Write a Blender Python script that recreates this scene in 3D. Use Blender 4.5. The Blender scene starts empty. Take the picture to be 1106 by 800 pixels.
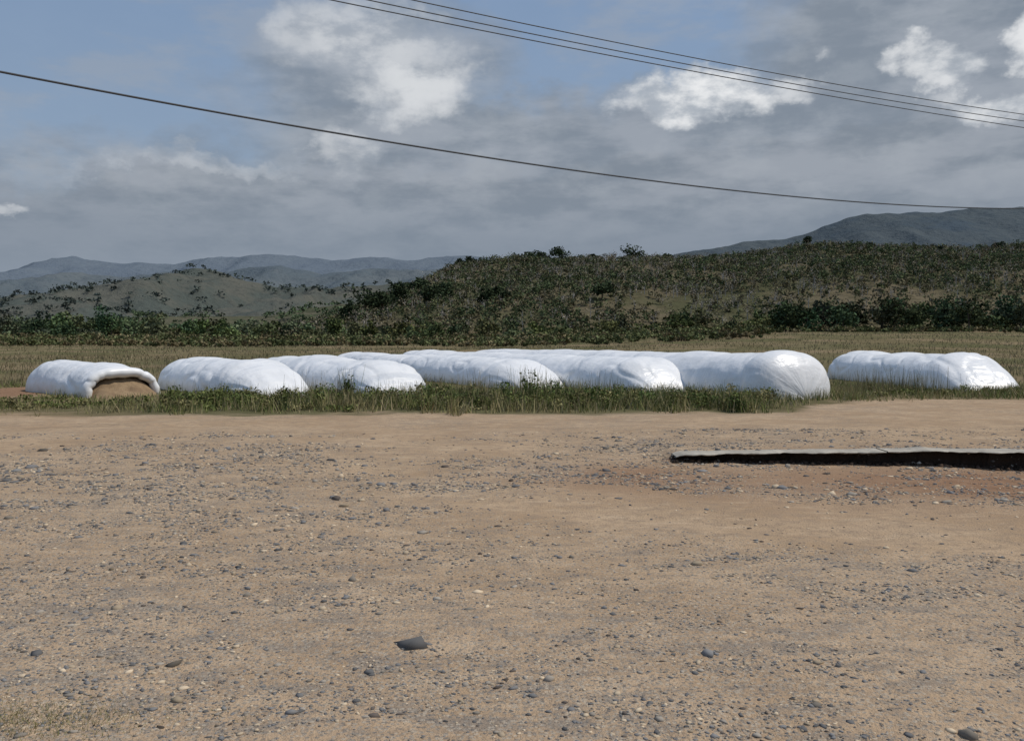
import bpy, math, numpy as np
from mathutils import Vector
rng=np.random.default_rng(7)
sc=bpy.context.scene
sc.view_settings.view_transform='Standard'
sc.view_settings.look='None'
sc.view_settings.exposure=0
CAMZ=1.9
# ------------------------------------------------------------ helpers
def hsh(ix,iy,seed):
    n=(ix.astype(np.int64)*374761393+iy.astype(np.int64)*668265263+seed*974634777)&0xffffffff
    n=((n^(n>>13))*1274126177)&0xffffffff
    return ((n^(n>>16))&0xffff)/65535.0
def vn(x,y,seed=0):
    x=np.asarray(x,float);y=np.asarray(y,float)
    ix=np.floor(x);iy=np.floor(y);fx=x-ix;fy=y-iy
    fx=fx*fx*(3-2*fx);fy=fy*fy*(3-2*fy)
    ix=ix.astype(np.int64);iy=iy.astype(np.int64)
    a=hsh(ix,iy,seed);b=hsh(ix+1,iy,seed);c=hsh(ix,iy+1,seed);d=hsh(ix+1,iy+1,seed)
    return (a*(1-fx)+b*fx)*(1-fy)+(c*(1-fx)+d*fx)*fy
def fbm(x,y,seed=0,o=4):
    x=np.asarray(x,float);y=np.asarray(y,float)
    s=0;a=.5;t=0
    for i in range(o):
        s=s+a*vn(x,y,seed+i*17);t+=a;a*=.5;x=x*2.03+11.3;y=y*2.03+5.7
    return s/t
def sm(a,b,x):
    t=np.clip((np.asarray(x,float)-a)/(b-a),0,1);return t*t*(3-2*t)
def mk(name,V,F,mat,col=None,smooth=False,parent=None):
    V=np.asarray(V,np.float32);F=np.asarray(F,np.int32)
    me=bpy.data.meshes.new(name)
    k=F.shape[1]
    me.vertices.add(len(V));me.vertices.foreach_set('co',V.ravel())
    me.loops.add(F.size);me.loops.foreach_set('vertex_index',F.ravel())
    me.polygons.add(len(F));me.polygons.foreach_set('loop_start',np.arange(0,F.size,k,dtype=np.int32))
    if smooth: me.polygons.foreach_set('use_smooth',np.ones(len(F),bool))
    me.update(calc_edges=True)
    if col is not None:
        c=np.ones((len(V),4),np.float32);c[:,:3]=np.clip(col,0,1)
        at=me.color_attributes.new('col','FLOAT_COLOR','POINT');at.data.foreach_set('color',c.ravel())
    me.materials.append(mat)
    ob=bpy.data.objects.new(name,me);sc.collection.objects.link(ob)
    if parent: ob.parent=parent
    return ob
def gridf(nx,ny):
    i=np.arange(nx-1)[None,:];j=np.arange(ny-1)[:,None]
    a=j*nx+i
    return np.stack([a,a+1,a+nx+1,a+nx],-1).reshape(-1,4)
def at(px,Y): return (px-553)/1000.*Y      # bearing measured on the photo -> world X at distance Y
class NT:
    def __init__(s,nt): s.nt=nt
    def n(s,t,**k):
        nd=s.nt.nodes.new(t)
        for a,b in k.items(): setattr(nd,a,b)
        return nd
    def put(s,inp,v):
        if v is None: return
        if isinstance(v,bpy.types.NodeSocket): s.nt.links.new(v,inp)
        else: inp.default_value=v
    def m(s,op,a,b=None,c=None,clamp=False):
        nd=s.n('ShaderNodeMath',operation=op,use_clamp=clamp)
        s.put(nd.inputs[0],a);s.put(nd.inputs[1],b);s.put(nd.inputs[2],c);return nd.outputs[0]
    def ss(s,v,a,b,lo=0.,hi=1.):
        nd=s.n('ShaderNodeMapRange',interpolation_type='SMOOTHSTEP')
        s.put(nd.inputs[0],v);s.put(nd.inputs[1],a);s.put(nd.inputs[2],b);s.put(nd.inputs[3],lo);s.put(nd.inputs[4],hi);return nd.outputs[0]
    def mix(s,f,a,b):
        nd=s.n('ShaderNodeMix',data_type='RGBA')
        s.put(nd.inputs[0],f)
        for i,v in ((6,a),(7,b)):
            if isinstance(v,tuple): v=(*v,1)
            s.put(nd.inputs[i],v)
        return nd.outputs[2]
    def noise(s,vec,sc_,det=4,rough=.55,col=False):
        nd=s.n('ShaderNodeTexNoise');s.put(nd.inputs['Vector'],vec)
        nd.inputs['Scale'].default_value=sc_;nd.inputs['Detail'].default_value=det;nd.inputs['Roughness'].default_value=rough
        return nd.outputs[1 if col else 0]
    def mapv(s,vec,scale=(1,1,1)):
        nd=s.n('ShaderNodeMapping');s.put(nd.inputs[0],vec);nd.inputs[3].default_value=scale;return nd.outputs[0]
def newmat(name,rough=.9,spec=.2):
    m=bpy.data.materials.new(name);m.use_nodes=True
    b=m.node_tree.nodes['Principled BSDF'];b.inputs['Roughness'].default_value=rough
    b.inputs['Specular IOR Level'].default_value=spec
    return m,NT(m.node_tree),b
def diffmat(name):
    m=bpy.data.materials.new(name);m.use_nodes=True;N=NT(m.node_tree)
    N.nt.nodes.remove(N.nt.nodes['Principled BSDF'])
    d=N.n('ShaderNodeBsdfDiffuse');N.nt.links.new(d.outputs[0],N.nt.nodes['Material Output'].inputs[0])
    return m,N,d
def bump(N,b,h,strength,dist):
    nd=N.n('ShaderNodeBump');nd.inputs['Strength'].default_value=strength;nd.inputs['Distance'].default_value=dist
    N.put(nd.inputs['Height'],h);N.nt.links.new(nd.outputs[0],b.inputs['Normal'])
def attrmat(name):
    m,N,d=diffmat(name)
    N.put(d.inputs[0],N.n('ShaderNodeAttribute',attribute_name='col').outputs['Color'])
    return m
leafmat=attrmat('foliage')
# ------------------------------------------------------------ camera
cam=bpy.data.cameras.new('camera');co=bpy.data.objects.new('camera',cam);sc.collection.objects.link(co)
co.location=(0,0,CAMZ);co.rotation_euler=(math.radians(90-2.18),0,0)
cam.sensor_width=36;cam.lens=36*1000/1106;cam.clip_end=12000;cam.clip_start=.05
sc.camera=co
# ------------------------------------------------------------ sun + sky
EL,AZ=math.radians(58),math.radians(88)
S=Vector((math.cos(EL)*math.sin(AZ),math.cos(EL)*math.cos(AZ),math.sin(EL)))
L=bpy.data.lights.new('sun','SUN');L.energy=2.9;L.angle=math.radians(2.5);L.color=(1,.94,.85)
lo=bpy.data.objects.new('sun',L);sc.collection.objects.link(lo);lo.rotation_euler=(-S).to_track_quat('-Z','Y').to_euler();lo.location=(30,-20,60)
w=bpy.data.worlds.new('World');sc.world=w;w.use_nodes=True
W=NT(w.node_tree)
bg=w.node_tree.nodes['Background'];bg.inputs[1].default_value=.115
sk=W.n('ShaderNodeTexSky',sky_type='NISHITA');sk.sun_disc=False;sk.sun_elevation=EL;sk.sun_rotation=AZ
sk.air_density=1.0;sk.dust_density=1.2
gen=W.n('ShaderNodeTexCoord').outputs['Generated']
sep=W.n('ShaderNodeSeparateXYZ');W.put(sep.inputs[0],gen)
az=W.m('ARCTAN2',sep.outputs[0],sep.outputs[1]);el=W.m('ARCSINE',sep.outputs[2])
n1=W.noise(W.mapv(gen,(1,1,1.4)),9,6,.6,True)
n1s=W.n('ShaderNodeSeparateColor');W.put(n1s.inputs[0],n1)
dx=W.m('MULTIPLY',W.m('SUBTRACT',n1s.outputs[0],.5),.20)
dy=W.m('MULTIPLY',W.m('SUBTRACT',n1s.outputs[1],.5),.15)
azd=W.m('ADD',az,dx);eld=W.m('ADD',el,dy)
def ang(px,py):
    a=math.atan((px-553)/1000);return a,math.atan((362-py)*math.cos(a)/1000)
def blob(px,py,rx,ry,amt,soft=.5,hard=1.5):
    a,e=ang(px,py)
    u=W.m('DIVIDE',W.m('SUBTRACT',azd,a),rx/1000.);v=W.m('DIVIDE',W.m('SUBTRACT',eld,e),ry/1000.)
    d=W.m('MULTIPLY_ADD',u,u,W.m('MULTIPLY',v,v))
    return W.m('MULTIPLY',W.ss(d,hard,soft,0.,1.),amt)
def mx(l):
    r=l[0]
    for x in l[1:]: r=W.m('MAXIMUM',r,x)
    return r
blue=W.mix(W.ss(el,.12,.6),(2.2,2.95,4.05),(1.5,2.5,4.3))
blue=W.mix(.25,blue,sk.outputs[0])
n3=W.noise(W.mapv(gen,(1,1,1.9)),15,6,.6)
n4=W.noise(W.mapv(gen,(1,1,3.2)),8,5,.58)
bank=W.ss(W.m('ADD',eld,W.m('MULTIPLY',az,-.06)),.245,.17)
bank=mx([bank,blob(400,95,145,105,.9,.1,1.8),blob(440,170,190,70,.95,.2),blob(960,60,170,140,.95,.3),blob(1080,90,190,100,.95,.3),blob(820,150,220,75,.95,.3),blob(620,165,200,60,.95,.2),blob(700,120,70,45,.7,.2),
 W.m('MULTIPLY_ADD',W.ss(n4,.46,.66),.4,.08)])
gcol=W.mix(W.ss(n4,.38,.62),(1.9,2.24,2.7),(2.8,3.1,3.55))
gcol=W.mix(W.m('MULTIPLY',W.ss(n3,.44,.66),.3),gcol,(3.7,4.0,4.35))
low=W.ss(el,.17,.09)
gcol=W.mix(W.m('MULTIPLY',low,.65),gcol,(1.8,2.2,2.75))
hz_=W.ss(el,.1,.055)
gcol=W.mix(W.m('MULTIPLY',hz_,.5),gcol,(2.45,2.85,3.4))
colr=W.mix(bank,blue,gcol)
white=mx([blob(400,55,70,55,.5,.0,1.9),blob(440,105,60,34,.7,.0,1.9),blob(340,50,45,35,.4,.0,1.9),blob(745,102,66,26,1.,.1,1.7),blob(825,90,45,14,.6,.0,1.8),
 blob(1000,88,30,18,.75,.0,1.8),blob(1098,35,26,24,.9,.1,1.7),blob(1075,112,55,16,.8,.0,1.8),blob(372,188,30,24,.4,.0,1.9),blob(5,207,22,8,.4,.0,1.8),blob(200,178,90,12,.25,.0,1.9)])
wc=W.mix(W.ss(n3,.36,.58),(3.8,4.15,4.6),(7.1,7.2,7.3))
colr=W.mix(W.m('MULTIPLY',white,W.ss(n3,.25,.5,.55,1.)),colr,wc)
W.put(bg.inputs[0],colr)
# ------------------------------------------------------------ terrain heights
def rise(x,y): return 2.6*sm(60,210,y)*sm(-10,60,x)+0*x
def stp(x): return 14.0+(fbm(x*2.2,x*0,611,3)-.5)*.22+(fbm(x*9,x*0,613,2)-.5)*.08
def gz(x,y):
    x=np.asarray(x,float);y=np.asarray(y,float)
    z=rise(x,y)
    near=1-sm(25,60,y)
    z=z+near*((fbm(x*.35,y*.35,3)-.5)*.10+(fbm(x*2.2,y*2.2,9,3)-.5)*.035)
    z=z+(fbm(x*.06,y*.06,21)-.5)*.5*sm(40,90,y)
    q=stp(x);back=sm(14.1,16,y)
    z=z+.125*sm(q,q+.05,y)*(1-sm(17,23,y))*(sm(2.25,2.6,x)*(1-back)+sm(0.,5.,x)*back)
    z=z-.11*sm(2.3,8,x)*sm(10,12.8,y)*(1-sm(q,q+.05,y))
    for o in (0,1.7):
        t=(y-(9.6+o)+(x-2)*.33+.5*np.sin(x*.35))
        z=z-.022*np.exp(-(t/.28)**2)*sm(-9,-2,x)
        t=(y-(17.0+o)+.06*x+.3*np.sin(x*.3))
        z=z-.025*np.exp(-(t/.3)**2)
    return z
PX=[-400,300,350,385,415,440,470,490,520,560,610,690,740,800,860,920,960,1030,1106,1250,1500]
PH=[-8,-8,0,14,34,50,66,76,80,83,84,81,79,83,90,94,93,92,95,104,90]
def hz(x,y):
    R=400.
    x=np.asarray(x,float);y=np.asarray(y,float)
    px=x/R*1000+553
    H=np.interp(px,PX,PH)*R/1000
    s=np.clip((y-215)/(R-215),0,1);prof=np.where(y<R,s**.85*(1.12-.12*s),1-.35*sm(R,R+250,y))
    z=H*prof+(fbm(x*.018,y*.018,41)-.5)*9*sm(215,270,y)*(1-.7*sm(350,400,y))+(fbm(x*.04,y*.016,51)-.5)*7*sm(225,290,y)*(1-sm(360,400,y)*.8)
    return z+rise(x,y)-.8
# ground sheet
xs=np.unique(np.concatenate([np.linspace(-4500,-300,30),np.linspace(-300,-30,90),np.arange(-30,2,.13),np.arange(2,17,.06),np.arange(17,30,.13),np.linspace(30,300,90),np.linspace(300,4500,30)]))
ys=np.unique(np.concatenate([np.linspace(-300,-6,20),np.linspace(-6,2,30),np.arange(2,13.8,.1),np.arange(13.8,14.3,.02),np.arange(14.3,34,.1),np.linspace(34,260,160),np.linspace(260,7000,50)]))
X,Y=np.meshgrid(xs,ys)
Z=gz(X,Y)
e=(fbm(X*.5,Y*.9,77)-.5)*3+(fbm(X*2.5,Y*3,78)-.5)*1.2
edge=np.interp(X,[-30,-8,7,8.5,11,30],[21.8,22.2,22.6,25.5,27.0,27.5])
grass=sm(-.5,.7,Y+e*.7-edge)
bare=sm(.2,-.4,(X+16.8)**2/4+ (Y-31)**2/25-1+e*.3)
grass=grass*(1-bare)
Q=stp(X)
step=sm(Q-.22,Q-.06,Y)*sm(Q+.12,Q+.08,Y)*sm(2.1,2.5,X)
red=np.exp(-(((X-6.8)/3.6)**2+((Y-12.1)/1.8)**2))+.5*np.exp(-(((X-1.5)/1.3)**2+((Y-12.5)/1.2)**2))+bare*.9
red=np.clip(red*(.7+fbm(X*1.1,Y*1.1,5)*.8)*1.1,0,1)
smooth=sm(2.2,.6,abs((Y-9.8)+(X-2)*.42)+e*.3)*sm(-1.,2.,X)+sm(14,19,Y+e)*.5+.2*sm(11,14.5,Y+e)
for o in (0,1.7): smooth=smooth+.5*np.exp(-(((Y-(9.6+o)+(X-2)*.33+.5*np.sin(X*.35)))/.4)**2)*sm(-9,-2,X)
grav=np.clip(fbm(X*.45,Y*.45,33)*1.5-.12-smooth*.75-red*.6+.35*sm(8,5,Y),0,1)
red=np.maximum(red,step);grav=np.maximum(grav,step)  # both channels full on the step wall, marking it for painted shade
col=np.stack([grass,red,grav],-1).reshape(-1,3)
gm,N,b=diffmat('ground_earth')
tc=N.n('ShaderNodeTexCoord').outputs['Object']
sc_=N.n('ShaderNodeSeparateColor');N.put(sc_.inputs[0],N.n('ShaderNodeAttribute',attribute_name='col').outputs['Color'])
G,R_,V_=sc_.outputs[0],sc_.outputs[1],sc_.outputs[2]
a1=N.noise(tc,.6,4,.6);a2=N.noise(tc,6,4,.65);a3=N.noise(tc,45,2,.7)
a5=N.noise(N.mapv(tc,(.45,1,1)),3.5,5,.7)
dirt=N.mix(N.ss(a1,.35,.65),(.385,.27,.17),(.475,.345,.225))
dirt=N.mix(N.ss(a2,.4,.7),dirt,(.34,.25,.17))
dirt=N.mix(N.m('MULTIPLY',N.ss(a5,.48,.34),.5),dirt,(.54,.41,.28))
dirt=N.mix(N.m('MULTIPLY',N.ss(a5,.50,.62),N.m('MULTIPLY_ADD',V_,.55,.12)),dirt,(.225,.195,.165))
dirt=N.mix(N.m('MULTIPLY',N.ss(a3,.5,.75),.55),dirt,(.20,.155,.115))
dirt=N.mix(N.m('MULTIPLY',R_,.85),dirt,N.mix(N.ss(a2,.3,.7),(.19,.105,.065),(.29,.175,.11)))
vo=N.n('ShaderNodeTexVoronoi');N.put(vo.inputs['Vector'],tc);vo.inputs['Scale'].default_value=40;vo.inputs['Randomness'].default_value=1
vs=N.n('ShaderNodeSeparateColor');N.put(vs.inputs[0],vo.outputs['Color'])
thr=N.m('SUBTRACT',1.0,N.m('MULTIPLY',V_,.85))
st=N.m('MULTIPLY',N.m('GREATER_THAN',vs.outputs[0],thr),N.ss(vo.outputs['Distance'],.6,.35))
scol=N.mix(vs.outputs[1],(.13,.125,.12),(.46,.39,.30))
dirt=N.mix(N.m('MULTIPLY',st,.8),dirt,scol)
dirt=N.mix(N.ss(N.m('MULTIPLY',R_,V_),.6,.9),dirt,(.055,.04,.032))   # shade under the slab lip, painted into the cut edge's earth colour
f1=N.noise(N.mapv(tc,(.3,.12,1)),.5,5,.65);f2=N.noise(N.mapv(tc,(.4,1,1)),.08,3,.6)
fld=N.mix(N.ss(f1,.38,.62),(.13,.112,.06),(.235,.18,.11))
fld=N.mix(N.m('MULTIPLY',N.ss(f2,.42,.6),.7),fld,(.105,.108,.052))
fld=N.mix(N.m('MULTIPLY',N.ss(a2,.5,.7),.4),fld,(.10,.08,.045))
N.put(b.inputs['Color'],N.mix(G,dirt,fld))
bump(N,b,N.m('ADD',a3,a2),.7,.03)
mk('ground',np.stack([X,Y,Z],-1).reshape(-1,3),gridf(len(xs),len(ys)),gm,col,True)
# ------------------------------------------------------------ hills
def hillmat(name,c1,c2,c3,sc1,bd,dkf=.55):
    m,N,b=diffmat(name)
    tc=N.n('ShaderNodeTexCoord').outputs['Object']
    a=N.noise(tc,sc1,5,.65);c=N.noise(tc,sc1*9,4,.7)
    k=N.mix(N.ss(a,.38,.62),c1,c2);k=N.mix(N.m('MULTIPLY',N.ss(a,.5,.4),.5),k,c3)
    dk=tuple(v*dkf for v in c1)
    k=N.mix(N.m('MULTIPLY',N.ss(c,.48,.66),.55),k,dk)
    N.put(b.inputs['Color'],k);bump(N,b,c,.6,bd);return m
def rz(px,el_,R,depth,amp,ns,seed,X,Y):
    H=np.interp(X/R*1000+553,px,el_)*R/1000
    s=np.clip((Y-(R-depth))/depth,0,1)
    prof=np.where(Y<R,s**1.1,1-.5*sm(R,R+depth*.6,Y))
    rd=1-2*abs(fbm(X*ns,Y*ns*.6,seed,5)-.5)
    return H*prof+(rd-.8)*amp*np.sin(np.clip(s,0,1)*math.pi*.93)+(fbm(X*ns*3,Y*ns*3,seed+3)-.5)*amp*.18+(fbm(X*ns*14,Y*ns*14,seed+5,2)-.5)*amp*.06-2
def ridge(name,px,el_,R,depth,mat,amp,ns,seed,x0,x1,n=420,m=60):
    xs=np.linspace(x0,x1,n);ys=np.linspace(R-depth,R+depth*.6,m)
    X,Y=np.meshgrid(xs,ys)
    Z=rz(px,el_,R,depth,amp,ns,seed,X,Y)
    return mk(name,np.stack([X,Y,Z],-1).reshape(-1,3),gridf(n,m),mat,None,True)
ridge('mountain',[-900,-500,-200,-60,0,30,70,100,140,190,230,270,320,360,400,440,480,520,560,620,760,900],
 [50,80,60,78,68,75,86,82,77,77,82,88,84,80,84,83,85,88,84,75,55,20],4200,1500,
 hillmat('far_hills',(.13,.16,.195),(.145,.175,.205),(.135,.165,.20),.004,20,.88),150,.0022,5,-5200,1700)  # distance haze painted into the bluish base colours
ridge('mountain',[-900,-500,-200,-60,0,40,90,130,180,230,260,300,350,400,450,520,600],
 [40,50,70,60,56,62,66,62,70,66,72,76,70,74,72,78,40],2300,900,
 hillmat('far_foothills',(.105,.13,.145),(.13,.15,.16),(.11,.135,.155),.006,15,.8),110,.004,8,-3300,300)  # aerial haze included in the foothill colours
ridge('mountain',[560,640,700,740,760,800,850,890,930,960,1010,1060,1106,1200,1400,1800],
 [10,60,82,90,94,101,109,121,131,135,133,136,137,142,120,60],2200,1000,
 hillmat('far_range',(.07,.09,.105),(.09,.107,.115),(.075,.098,.12),.006,15,.75),90,.003,15,50,2700)  # range colours carry painted distance haze
MID=([-700,-400,-200,-60,0,60,100,130,170,210,240,290,340,400,450,520,600,700],
 [20,60,40,46,38,43,47,54,65,74,70,58,53,58,64,68,50,10],1150,500,55,.007,25)
ridge('hill',MID[0],MID[1],MID[2],MID[3],hillmat('mid_hills',(.09,.10,.088),(.12,.12,.10),(.09,.107,.095),.014,8,.65),*MID[4:],-1500,200)  # some haze painted into the mid hill colours
LOW=([-700,-300,-60,0,60,120,160,200,260,300,340,380,420,470,520],
 [6,8,8,10,14,18,24,28,26,28,36,40,38,36,-10],640,260,14,.013,35)
ridge('hill',LOW[0],LOW[1],LOW[2],LOW[3],hillmat('low_hills',(.085,.09,.055),(.12,.112,.078),(.085,.095,.06),.02,5,.5),*LOW[4:],-800,40,300,50)
xs=np.linspace(-330,420,420);ys=np.linspace(205,640,240)
X,Y=np.meshgrid(xs,ys)
mk('wooded_hill',np.stack([X,Y,hz(X,Y)],-1).reshape(-1,3),gridf(420,240),
   hillmat('hillside',(.095,.088,.05),(.15,.125,.08),(.08,.085,.045),.03,2),None,True)
# ------------------------------------------------------------ foliage masses
def leaves(P,size,colr):
    n=len(P)
    a=rng.normal(size=(n,3));a[:,2]*=.7;a/=np.linalg.norm(a,axis=1)[:,None]+1e-9
    c=rng.normal(size=(n,3));b_=np.cross(a,c);b_/=np.linalg.norm(b_,axis=1)[:,None]+1e-9
    s=(size*rng.uniform(.6,1.3,n))[:,None]
    a=a*s;b_=b_*s*.7
    V=np.stack([P-a,P-b_,P+a,P+b_],1)
    return V.reshape(-1,3),np.repeat(colr,4,0)
class Acc:
    def __init__(s): s.V=[];s.C=[]
    def add(s,V,C): s.V.append(V);s.C.append(C)
    def tree(s,x,y,z,h,wd,n,ls,colr,k=7,trunk=None,base=.25):
        cz=z+h*(base+(1-base)/2);rz_=h*(1-base)/2
        bc=rng.normal(size=(k,3));bc/=np.linalg.norm(bc,axis=1)[:,None];bc*=rng.uniform(.25,.75,(k,1))
        br=rng.uniform(.3,.55,k)
        bt=rng.uniform(.65,1.4,k)
        i=rng.integers(0,k,n)
        d=rng.normal(size=(n,3));d/=np.linalg.norm(d,axis=1)[:,None]
        q=bc[i]+d*(br[i]*rng.uniform(.6,1.08,n))[:,None]
        P=np.stack([x+q[:,0]*wd/2,y+q[:,1]*wd/2,cz+q[:,2]*rz_],1)
        kk=P[:,2]>z-.2;P=P[kk];i=i[kk]
        c=np.asarray(colr)[None,:]*(bt[i]*rng.uniform(.75,1.25,len(P)))[:,None]
        s.add(*leaves(P,ls,c))
        if trunk:
            tw=trunk[0];tcol=np.asarray(trunk[1])
            segs=[((x,y,z-.5),(x+rng.normal()*.03*h,y,z+h*.6),tw,tw*.5)]
            for j in range(min(k,4)):
                p=bc[j]*.8
                segs.append(((x,y,z+h*.35),(x+p[0]*wd/2,y+p[1]*wd/2,cz+p[2]*rz_),tw*.5,tw*.15))
            for p,q_,r0,r1 in segs:
                s.seg(np.array(p),np.array(q_),r0,r1,tcol)
    def seg(s,p,q,r0,r1,c):
        d=q-p;d=d/(np.linalg.norm(d)+1e-9)
        u=np.cross(d,[.3,.9,.1]);u/=np.linalg.norm(u);v=np.cross(d,u)
        a=np.arange(5)*2*math.pi/5;b2=a+2*math.pi/5
        f=lambda t,pp,r: pp+r*(np.cos(t)[:,None]*u+np.sin(t)[:,None]*v)
        V=np.stack([f(a,p,r0),f(b2,p,r0),f(b2,q,r1),f(a,q,r1)],1).reshape(-1,3)
        s.add(V,np.repeat(c[None],len(V),0))
    def make(s,name,mat=leafmat):
        V=np.concatenate(s.V);C=np.concatenate(s.C)
        return mk(name,V,np.arange(len(V)).reshape(-1,4),mat,C)
G1=np.array([.065,.085,.042]);G2=np.array([.11,.122,.062]);G3=np.array([.15,.135,.083]);G4=np.array([.20,.175,.135])
A=Acc()
n=12500
yy=rng.uniform(222,415,n);xx=rng.uniform(-105,290,n)
dens=fbm(xx*.02,yy*.02,61)
HZ=hz(xx,yy);RS=rise(xx,yy)
for x,y,d,z,rs in zip(xx,yy,dens,HZ,RS):
    if z<rs-.6: continue
    r=rng.random()
    if r>(d-.08)*2.0: continue
    t=rng.random()+(d-.5)*-.7
    if t<.14: c=G1*1.1;h=rng.uniform(2.5,4.8)
    elif t<.44: c=G2;h=rng.uniform(1.6,3.8)
    elif t<.68: c=G3;h=rng.uniform(1.6,3.8)
    else: c=G4;h=rng.uniform(2.6,4.8)
    wd=h*rng.uniform(.9,1.5)
    bareT=t>.68
    A.tree(x,y,z,h,wd,24 if bareT else 38,.34 if not bareT else .22,c*rng.uniform(.85,1.15),5,((.12,(.42,.39,.34)) if bareT and rng.random()<.8 else None),.06)
A.make('hillside_trees')
A=Acc()
DK=np.array([.044,.060,.032])
def onhill(px,Y,h,wd,n=650,c=DK,ls=.42):
    x=at(px,Y);A.tree(x,Y,float(hz(x,Y)),h,wd,n,ls,c,10,(.25,(.1,.08,.06)),.08)
for px,Y,h,wd in [(570,396,6,9),(581,397,5.5,8),(604,396,7,9),(683,394,8,11),(508,392,6,7),(497,390,5,6),(870,396,6,4),(720,396,3.5,8),(540,398,3,6),(640,398,3,6),
   (395,262,9,11),(412,262,8,9),(434,275,9,7),(380,250,6,7),(450,300,6,8),(540,262,5,7),(525,255,5,6),(650,255,5,7),(465,262,6,9),(478,268,6,8),(1012,392,3,5),(930,396,3,6),(1075,398,4,7)]:
    onhill(px,Y,h,wd)
def plain(px,Y,h,wd,n=480,c=DK,ls=.38,base=.04):
    x=at(px,Y);A.tree(x,Y,max(float(gz(x,Y)),0),h,wd,n,ls,c*rng.uniform(.85,1.15,3),11,(.22,(.12,.1,.08)),base)
for px in np.arange(838,932,9): plain(px+rng.normal()*3,205+rng.normal()*6,rng.uniform(6,9),rng.uniform(5,8),c=DK*rng.uniform(.8,1.6))
for px in np.arange(945,1260,9): plain(px+rng.normal()*4,208+rng.normal()*6,rng.uniform(4,9),rng.uniform(5,9),c=DK*rng.uniform(.8,2.))
for px in np.arange(-160,140,9): plain(px+rng.normal()*5,250+rng.normal()*12,rng.uniform(3.5,9.5),rng.uniform(6,10),c=DK*rng.uniform(1.1,2.5))
for px in np.arange(130,380,9): plain(px+rng.normal()*5,235+rng.normal()*12,rng.uniform(3,8),rng.uniform(5,9),c=np.array([.10,.12,.058])*rng.uniform(.65,1.5))
for px in np.arange(380,840,12): plain(px+rng.normal()*6,215+rng.normal()*8,rng.uniform(1.8,6.),rng.uniform(5,9),c=np.array([.095,.11,.052])*rng.uniform(.5,1.5),n=400)
for i in range(40): plain(rng.uniform(-160,420),rng.uniform(270,400),rng.uniform(5,10),rng.uniform(8,13),c=DK*rng.uniform(1.7,2.8),ls=.6)
for prm,n_,hh_,ls in ((LOW,600,5,.8),(MID,800,7,1.3)):
    R,dp=prm[2],prm[3]
    for i in range(n_):
        Y=rng.uniform(R-dp*.9,R*1.01);px=rng.uniform(-250,480);x=at(px,Y)
        if fbm(x*.012,Y*.012,401)<.45: continue
        z=float(rz(prm[0],prm[1],R,dp,prm[4],prm[5],prm[6],np.array(x),np.array(Y)))
        if z<0: continue
        h=hh_*rng.uniform(.5,1.2);A.tree(x,Y,z,h,h*rng.uniform(1.3,2.8),26,ls,(DK*2. if R<700 else np.array([.088,.105,.09]))*rng.uniform(.75,1.2),5,None,0)
A.make('distant_trees')
A=Acc()
for i in range(2500):
    Y=rng.uniform(150,230);px=rng.uniform(-160,1260)
    if px>830 and Y<185: continue
    x=at(px,Y);h=rng.uniform(.8,2.6)*(1 if px<830 else .6)*(.55+.6*sm(150,200,Y))
    t=rng.random();c=(np.array([.115,.13,.06]) if t<.65 else np.array([.19,.16,.09]))*rng.uniform(.6,1.3)
    A.tree(x,Y,max(float(gz(x,Y)),float(rise(x,Y))-.3),h,h*rng.uniform(1.3,3),50,.26,c,5,None,0)
A.make('scrub')
# ------------------------------------------------------------ grasses
def blades(x,y,h,wd,c,lean=.35,z=None):
    n=len(x);z=gz(x,y)-.02 if z is None else z
    a=rng.uniform(0,2*math.pi,n);l=rng.normal(size=(n,2))*lean*h[:,None]
    dx=np.cos(a)*wd/2;dy=np.sin(a)*wd/2
    V=np.stack([np.stack([x-dx,y-dy,z],1),np.stack([x+dx,y+dy,z],1),
      np.stack([x+l[:,0]+dx*.25,y+l[:,1]+dy*.25,z+h],1),np.stack([x+l[:,0]-dx*.25,y+l[:,1]-dy*.25,z+h],1)],1).reshape(-1,3)
    return V,np.repeat(c,4,0)
def pick(n,cols,p):
    i=rng.choice(len(cols),n,p=p);return np.array(cols)[i]*rng.uniform(.65,1.35,(n,1))
gc=[[.175,.20,.07],[.29,.26,.125],[.42,.345,.21],[.10,.13,.05]]
A=Acc()
n=190000
x=rng.uniform(-24,26,n);y=rng.uniform(21.5,36,n)
edge=np.interp(x,[-30,-8,7,8.5,11,30],[22.2,22.7,23.2,26.0,27.2,27.6])
far_=np.interp(x,[-30,-18,-17,9,10,30],[60,60,28,28,33.5,34])
d=fbm(x*.7,y*.7,91)
k=(y+(fbm(x*1.5,y*1.5,94)-.5)*3.6>edge)&(y<far_+1.5)&(rng.random(n)<d*1.7-.32)&~(((x+16.5)/2.2)**2+((y-30)/5)**2<1)
x,y,d=x[k],y[k],d[k]
amp=np.interp(x,[-24,-11,-9,-5,0,6,8.5,10,26],[.5,.5,.9,1.2,1.3,1.2,.7,.65,.8])*(.4+1.2*fbm(x*1.3,y*1.3,97))
h=rng.uniform(.05,.36,len(x))*(.4+d*1.2)*amp
cb=pick(len(x),gc,[.42,.31,.15,.12])
dry=sm(.5,.65,fbm(x*.5,y*.8,99))[:,None];cb=cb*(1-dry*.5)+np.array([.34,.27,.15])*dry*.5
A.add(*blades(x,y,h,rng.uniform(.012,.03,len(x)),cb))
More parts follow.
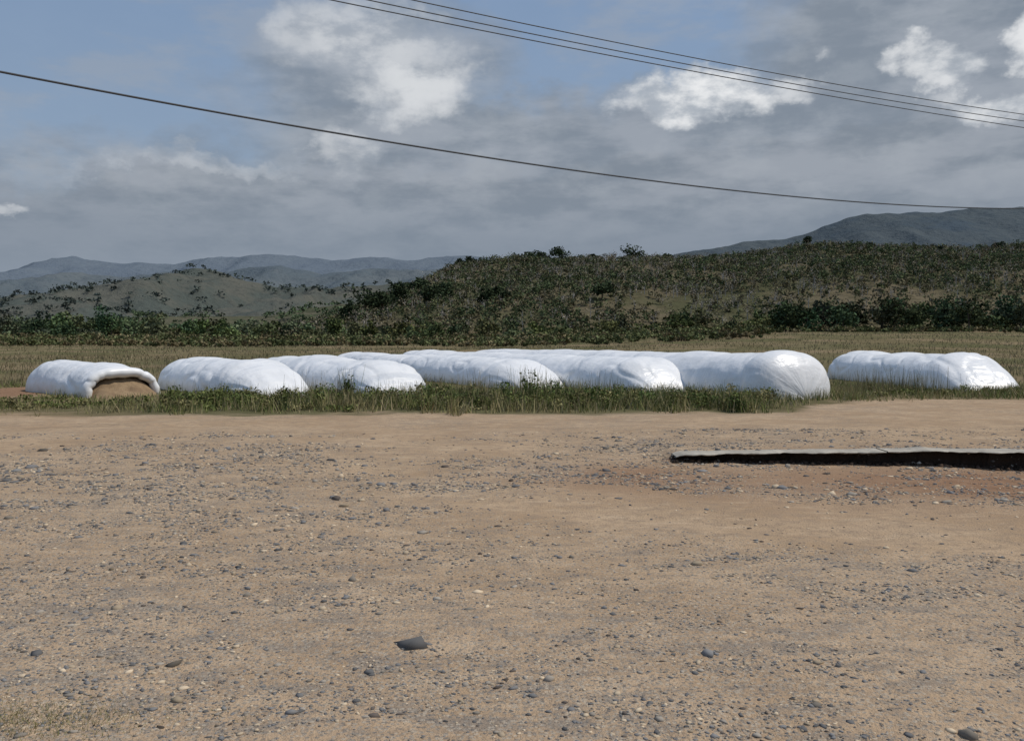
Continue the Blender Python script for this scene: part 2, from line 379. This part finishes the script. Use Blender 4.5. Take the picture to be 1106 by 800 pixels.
def weed(px,Y,h,wd,n,c,ls=.035):
    X0=at(px,Y);A.tree(X0,Y,float(gz(X0,Y)),h,wd,n,ls,np.array(c),8,None,0)
    m=int(n*.14);xx=X0+rng.normal(size=m)*wd*.22;yy=Y+rng.normal(size=m)*wd*.22
    A.add(*blades(xx,yy,rng.uniform(.5,1.2,m)*h,np.full(m,.018),pick(m,gc,[.4,.3,.15,.15]),.15))
for px,Y,h,wd,n in [(570,25,.98,1.0,700),(545,25.5,.65,1.2,500),(375,26,.95,.5,200),(352,25.5,.7,.8,250),(600,26,.6,1.,400),(500,25,.5,1.4,500),(640,25,.55,1.,400),
   (800,23.2,.5,.8,420),(665,25,.65,.9,300),(700,25,.45,1.2,350),(320,25,.42,1.2,300),(430,25,.5,1.2,350),(250,25,.34,1.6,350),(200,25,.4,1.,250),(760,24.5,.42,1.2,350),(730,26,.4,1.2,300),(465,26,.6,.8,300)]:
    weed(px,Y,h,wd,n,np.array([.105,.14,.05])*rng.uniform(.7,1.25))
for i in range(230):
    px=rng.uniform(180,830);Y=rng.uniform(23.3,27.5);weed(px,Y,rng.uniform(.16,.58),rng.uniform(.4,1.),110,np.array(gc[rng.integers(0,2)])*rng.uniform(.5,.95))
for i in range(60):
    px=rng.choice([rng.uniform(-60,180),rng.uniform(905,1200)]);Y=rng.uniform(23.5,26.5) if px<400 else rng.uniform(28.5,30.5)
    weed(px,Y,rng.uniform(.1,.3),rng.uniform(.4,1.),90,np.array(gc[rng.integers(0,2)])*rng.uniform(.5,.9))
for cx,s_,n in [(960,1.3,260),(1000,.8,90),(920,.6,60),(372,.35,70),(340,.5,50),(575,.5,80),(520,.6,60),(650,.4,50),(440,.8,60),(250,1.5,60)]:
    Y0=30 if cx>850 else 26.3
    xx=at(cx,Y0)+rng.normal(size=n)*s_*.6;yy=Y0+rng.normal(size=n)*.4
    A.add(*blades(xx,yy,rng.uniform(.3,1.,n)*(.7 if cx in(250,440) else 1),np.full(n,.016),pick(n,[[.16,.16,.08],[.25,.21,.12]],[.5,.5]),.12))
A.make('weeds')
A=Acc()
n=60000
y=34+rng.random(n)**1.6*150;x=y*rng.uniform(-.75,.75,n)
d=fbm(x*.08,y*.08,101)
k=rng.random(n)<d*1.5-.2;x,y=x[k],y[k]
sc2=np.clip(y/40,1,4)
A.add(*blades(x,y,rng.uniform(.1,.35,len(x)),.03*sc2,pick(len(x),[[.155,.145,.078],[.235,.19,.12],[.30,.245,.16]],[.48,.38,.14])))
A.make('field_grass')
A=Acc()
n=5200
x=-2.5+rng.normal(size=n)*.38;y=4.5+rng.normal(size=n)*.13
A.add(*blades(x,y,rng.uniform(.01,.045,n),np.full(n,.005),pick(n,[[.18,.17,.07],[.3,.24,.13]],[.7,.3]),.6))
A.make('grass_tuft')
# ------------------------------------------------------------ gravel
def ico():
    p=(1+5**.5)/2
    v=np.array([(-1,p,0),(1,p,0),(-1,-p,0),(1,-p,0),(0,-1,p),(0,1,p),(0,-1,-p),(0,1,-p),(p,0,-1),(p,0,1),(-p,0,-1),(-p,0,1)],float)
    v/=np.linalg.norm(v[0])
    f=np.array([(0,11,5),(0,5,1),(0,1,7),(0,7,10),(0,10,11),(1,5,9),(5,11,4),(11,10,2),(10,7,6),(7,1,8),(3,9,4),(3,4,2),(3,2,6),(3,6,8),(3,8,9),(4,9,5),(2,4,11),(6,2,10),(8,6,7),(9,8,1)])
    return v,f
iv,iF=ico()
n=150000
y=3+rng.random(n)**1.1*15;x=rng.uniform(-.72,.72,n)*(y+1.2)
e=(fbm(x*.5,y*.9,77)-.5)*3
smo=sm(2.2,.6,abs((y-9.8)+(x-2)*.42)+e*.3)*sm(-1,2,x)+sm(12,17,y+e)*.6
for o in (0,1.7): smo=smo+.5*np.exp(-(((y-(9.6+o)+(x-2)*.33+.5*np.sin(x*.35)))/.4)**2)*sm(-9,-2,x)
g=np.clip(fbm(x*.45,y*.45,33)*1.5-.1-smo*.8+.3*sm(8,5,y),.03,1)*(.22+1.6*sm(.38,.62,fbm(x*1.6,y*2.8,35)))
k=rng.random(n)<g*.85;x,y=x[k],y[k];n=len(x)
s=np.exp(rng.normal(size=n)*.52)*.0070*np.clip(y/8,.75,1.6)
big=rng.random(n)<.0009;s[big]*=2.6
V=iv[None]*rng.uniform(.6,1.3,(n,12,1))*(s[:,None]*rng.uniform(.7,1.7,(n,3)))[:,None,:]
V[:,:,2]*=.45
an=rng.uniform(0,6.28,n);c_,s_=np.cos(an)[:,None],np.sin(an)[:,None]
V2=np.stack([V[:,:,0]*c_-V[:,:,1]*s_+x[:,None],V[:,:,0]*s_+V[:,:,1]*c_+y[:,None],V[:,:,2]+(gz(x,y)+s*.05)[:,None]],-1).reshape(-1,3)
F=(iF[None]+np.arange(n)[:,None,None]*12).reshape(-1,3)
cc=pick(n,[[.18,.175,.17],[.29,.255,.21],[.50,.40,.28],[.12,.10,.085]],[.44,.24,.25,.07])
cc[big]*=.6
mk('gravel',V2,F,attrmat('stone'),np.repeat(cc,12,0))
# ------------------------------------------------------------ concrete slab
cm,N,b=newmat('old_concrete',.9,.2)
tc=N.n('ShaderNodeTexCoord').outputs['Object']
q=N.noise(tc,2,5,.7);q2=N.noise(tc,25,3,.6)
k_=N.mix(N.ss(q,.35,.65),(.33,.30,.25),(.46,.42,.35));k_=N.mix(N.m('MULTIPLY',N.ss(q2,.5,.7),.5),k_,(.20,.18,.15))
N.put(b.inputs['Base Color'],k_);bump(N,b,q2,.5,.01)
slab=bpy.data.objects.new('concrete_slab',None);sc.collection.objects.link(slab)
xx0=[2.45,5.6,9.1,12.9,17]
for i in range(4):
    xa,xb=xx0[i]+.012,xx0[i+1]-.012
    nx=110;x=np.linspace(xa,xb,nx)
    fr=stp(x)-.24+(fbm(x*11,x*0,203)-.5)*.09
    gt=gz(x,x*0+14.35)
    top=gt+.016+(i%2)*.006
    th=.004+.022*fbm(x*5,x*0,207)
    rows=[(fr+.30,top-th-.02),(fr+.05,top-th-.006),(fr,top-th*.8),(fr,top-.005),(fr+.008,top),(fr*0+14.2,top),(fr*0+14.34+(fbm(x*3,x*0,209)-.5)*.2,top-.024)]
    V=np.stack([np.stack([x,r[0],r[1]],1) for r in rows],0).reshape(-1,3)
    ob=mk('slab_panel_%d'%(i+1),V,gridf(nx,len(rows)),cm,None,False,slab)
n=1100
x=rng.uniform(2.4,16,n);y=stp(x)-.08+rng.normal(size=n)*.08
s=rng.uniform(.012,.05,n)
V=iv[None]*rng.uniform(.6,1.3,(n,12,1))*s[:,None,None]
V=(V+np.stack([x,y,gz(x,np.minimum(y,stp(x)))+.005],1)[:,None,:]).reshape(-1,3)
F=(iF[None]+np.arange(n)[:,None,None]*12).reshape(-1,3)
mk('rubble',V,F,attrmat('rubble_earth'),np.repeat(pick(n,[[.06,.045,.035],[.11,.075,.055],[.5,.46,.4]],[.75,.23,.02]),12,0))
# ------------------------------------------------------------ silage bags
bm,N,b=newmat('white_plastic_film',.36,.45)
tc=N.n('ShaderNodeTexCoord').outputs['Object']
uvn=N.n('ShaderNodeUVMap').outputs[0]
w1=N.noise(N.mapv(uvn,(.9,1.6,1)),1.3,3,.5);w2=N.noise(N.mapv(uvn,(3.5,1,1)),1.2,4,.55)
geo=N.n('ShaderNodeSeparateXYZ');N.put(geo.inputs[0],tc)
base=N.mix(N.m('MULTIPLY',N.ss(w1,.46,.72),.45),(.81,.81,.805),(.62,.63,.635))
dirtm=N.m('MULTIPLY',N.ss(N.m('ADD',geo.outputs[2],N.m('MULTIPLY',w2,.4)),.55,.2),.5)
base=N.mix(dirtm,base,(.48,.43,.34))
N.put(b.inputs['Base Color'],base);bump(N,b,N.m('ADD',w1,w2),.5,.12)
def bag(f,r,wd,h0,h1,kind='dome',fl=1.2,bulge=0,seed=0,wr=1.):
    p0=np.array([at(f[0],f[1]),f[1]]);p1=np.array([at(r[0],r[1]),r[1]])
    Ld=np.linalg.norm(p1-p0);d=(p1-p0)/Ld;pr=np.array([d[1],-d[0]])
    m=int(Ld*14)+30
    s=np.concatenate([np.linspace(0,1,26)[:-1]**1.6*1.5,np.linspace(1.5,Ld-1.3,m),Ld-1.3+1.3*(1-(1-np.linspace(0,1,20)[1:])**1.6)])
    nA=56;th=np.linspace(0,math.pi,nA)
    Sg,T=np.meshgrid(s,th,indexing='ij')
    t=np.clip(Sg/fl,0,1)
    if kind=='dome': kh=np.sqrt(np.clip(1-(1-t)**2.2,0,1));kw=np.sqrt(np.clip(1-(1-t)**2.4,0,1))
    elif kind=='wedge': kh=.05+.95*np.sin(t*math.pi/2)**.85;kw=.66+.34*np.sin(t*math.pi/2)
    else: kh=.86+.14*sm(0,1,t);kw=1+0*t
    tb=np.clip((Ld-Sg)/1.3,0,1);kb=np.sqrt(np.clip(1-(1-tb)**2.2,0,1))
    kh=kh*kb;kw=kw*kb
    H=h0+(h1-h0)*Sg/Ld+bulge*(sm(1.9,1.2,Sg))
    H=H*(1+.13*wr*(fbm(Sg*.5,Sg*0,seed+1,2)-.5)+.03*(fbm(Sg*1.6,Sg*0,seed+2,1)-.5))
    Wd=wd*(1+.12*(fbm(Sg*.4,Sg*0+3,seed+5,2)-.5))+bulge*sm(1.9,1.2,Sg)
    fold=abs(fbm(Sg*.8+T*.9,T*1.4-Sg*.3,seed+9,1)-.5)*2
    rr=1+wr*(.13*(fbm(Sg*.7,T*.9,seed+7,2)-.5)+.05*(fbm(Sg*2.2,T*1.0,seed+8,2)-.5)+.055*(np.minimum(fold*2.2,.6)-.4))
    if kind!='open':
        nk=fl+.35+.12*np.sin(T*2+seed)
        rr=rr-.065*np.exp(-((Sg-nk)/.18)**2)+.035*np.exp(-((Sg-nk+.6)/.5)**2)*(kind=='wedge')
        for j,pos in enumerate((3.0,5.6,8.6,12.,16)):
            rr=rr-.03*np.exp(-((Sg-fl-pos-.2*np.sin(T+j+seed))/.24)**2)
    c=np.cos(T);sn=np.sin(T)
    lx=Wd/2*kw*np.sign(c)*abs(c)**.85*rr
    lz=H*kh*sn**.78*rr
    XX=p0[0]+d[0]*Sg+pr[0]*lx;YY=p0[1]+d[1]*Sg+pr[1]*lx
    ZZ=lz-.04
    V=np.stack([XX,YY,ZZ],-1)
    ob=mk('grain_bag',V.reshape(-1,3),gridf(nA,len(s)),bm,None,True)
    uv=ob.data.uv_layers.new(name='UVMap')
    vi=np.empty(len(ob.data.loops),np.int32);ob.data.loops.foreach_get('vertex_index',vi)
    U=np.stack([Sg,T],-1).reshape(-1,2)[vi]+seed*3.1
    uv.data.foreach_set('uv',U.astype(np.float32).ravel())
    return ob,p0,d,pr,V
oA,p0,d,pr,VA=bag((131,28.6),(54,33.0),2.35,1.05,1.12,'open',seed=10,wr=1.2)
bag((312,28.0),(198,34.5),2.8,1.10,1.12,'wedge',2.5,seed=20,wr=1.1)
bag((438,28.8),(298,39),2.8,1.12,1.1,'wedge',2.0,seed=30,wr=1.)
bag((590,33),(375,50),2.6,1.02,1.05,'wedge',2.,seed=40,wr=.9)
bag((728,30.5),(445,52),2.9,1.15,1.1,'wedge',1.7,seed=50,wr=.9)
bag((872,27.6),(520,52),2.95,1.38,1.15,'dome',1.0,.12,seed=60,wr=.45)
bag((1075,31.5),(918,42),3.1,1.28,1.2,'wedge',2.1,seed=70,wr=1.1)
ring=VA[0]
nr=10;ns=len(ring)
tan=np.gradient(ring,axis=0);tan/=np.linalg.norm(tan,axis=1)[:,None]
ax=np.array([d[0],d[1],0.]);out=np.cross(tan,ax);out/=np.linalg.norm(out,axis=1)[:,None]
ctr=ring.mean(0);sg=np.sign(((ring-ctr)*out).sum(1));out=out*sg[:,None]
rad=.085+.07*fbm(np.arange(ns)*.25,np.zeros(ns),501,2)+.05*np.sin(np.linspace(0,math.pi,ns))
ph=np.linspace(0,2*math.pi,nr)
Vr=ring[:,None,:]-out[:,None,:]*(rad*.55)[:,None,None]+rad[:,None,None]*(np.cos(ph)[None,:,None]*out[:,None,:]+1.3*np.sin(ph)[None,:,None]*ax[None,None,:])
lip=mk('rolled_film',Vr.reshape(-1,3),gridf(nr,ns),bm,None,True,oA)
hm,N,b=newmat('grain',.95,.1)
tc=N.n('ShaderNodeTexCoord').outputs['Object']
q=N.noise(tc,3,4,.6);q2=N.noise(tc,40,3,.6)
k_=N.mix(N.ss(q,.3,.7),(.22,.15,.09),(.33,.235,.14));k_=N.mix(N.m('MULTIPLY',N.ss(q2,.5,.7),.4),k_,(.15,.10,.06))
N.put(b.inputs['Base Color'],k_);bump(N,b,N.m('ADD',q2,q),.6,.03)
u=np.linspace(-1.0,1.6,50);v=np.linspace(-1.06,1.06,50)
U,Vv=np.meshgrid(u,v)
hgt=np.clip(1-abs(Vv/1.06)**2.,0,1)**.6*.80*sm(-1.05,.5,U)+ (fbm(U*3,Vv*3,301)-.5)*.14-.07
Vh=np.stack([p0[0]+d[0]*U+pr[0]*Vv,p0[1]+d[1]*U+pr[1]*Vv,hgt],-1).reshape(-1,3)
heap=mk('grain_heap',Vh,gridf(50,50),hm,None,True,oA)
# ------------------------------------------------------------ overhead wires
wm,N,b=newmat('wire',.6,.3);b.inputs['Base Color'].default_value=(.07,.075,.082,1)
def wire(a,b_,sag,r,t0=-.6,t1=1.6):
    cu=bpy.data.curves.new('power_line','CURVE');cu.dimensions='3D';cu.bevel_depth=r;cu.bevel_resolution=2
    sp=cu.splines.new('POLY');n=80;sp.points.add(n-1)
    for i in range(n):
        t=t0+(t1-t0)*i/(n-1)
        p=[a[j]+(b_[j]-a[j])*t for j in range(3)];p[2]-=4*sag*t*(1-t)
        sp.points[i].co=(*p,1)
    cu.materials.append(wm)
    ob=bpy.data.objects.new('power_line',cu);sc.collection.objects.link(ob)
def pt(px,py,Y): return (at(px,Y),Y,CAMZ+(362-py)/1000*Y)
wire(pt(0,80,21),pt(1070,226,46),.68,.027)
wire(pt(332,0,19),pt(1106,141,32),.13,.013)
wire(pt(372,0,19.5),pt(1106,134,32.5),.16,.013)
wire(pt(420,0,20),pt(1106,127,33),.16,.013)
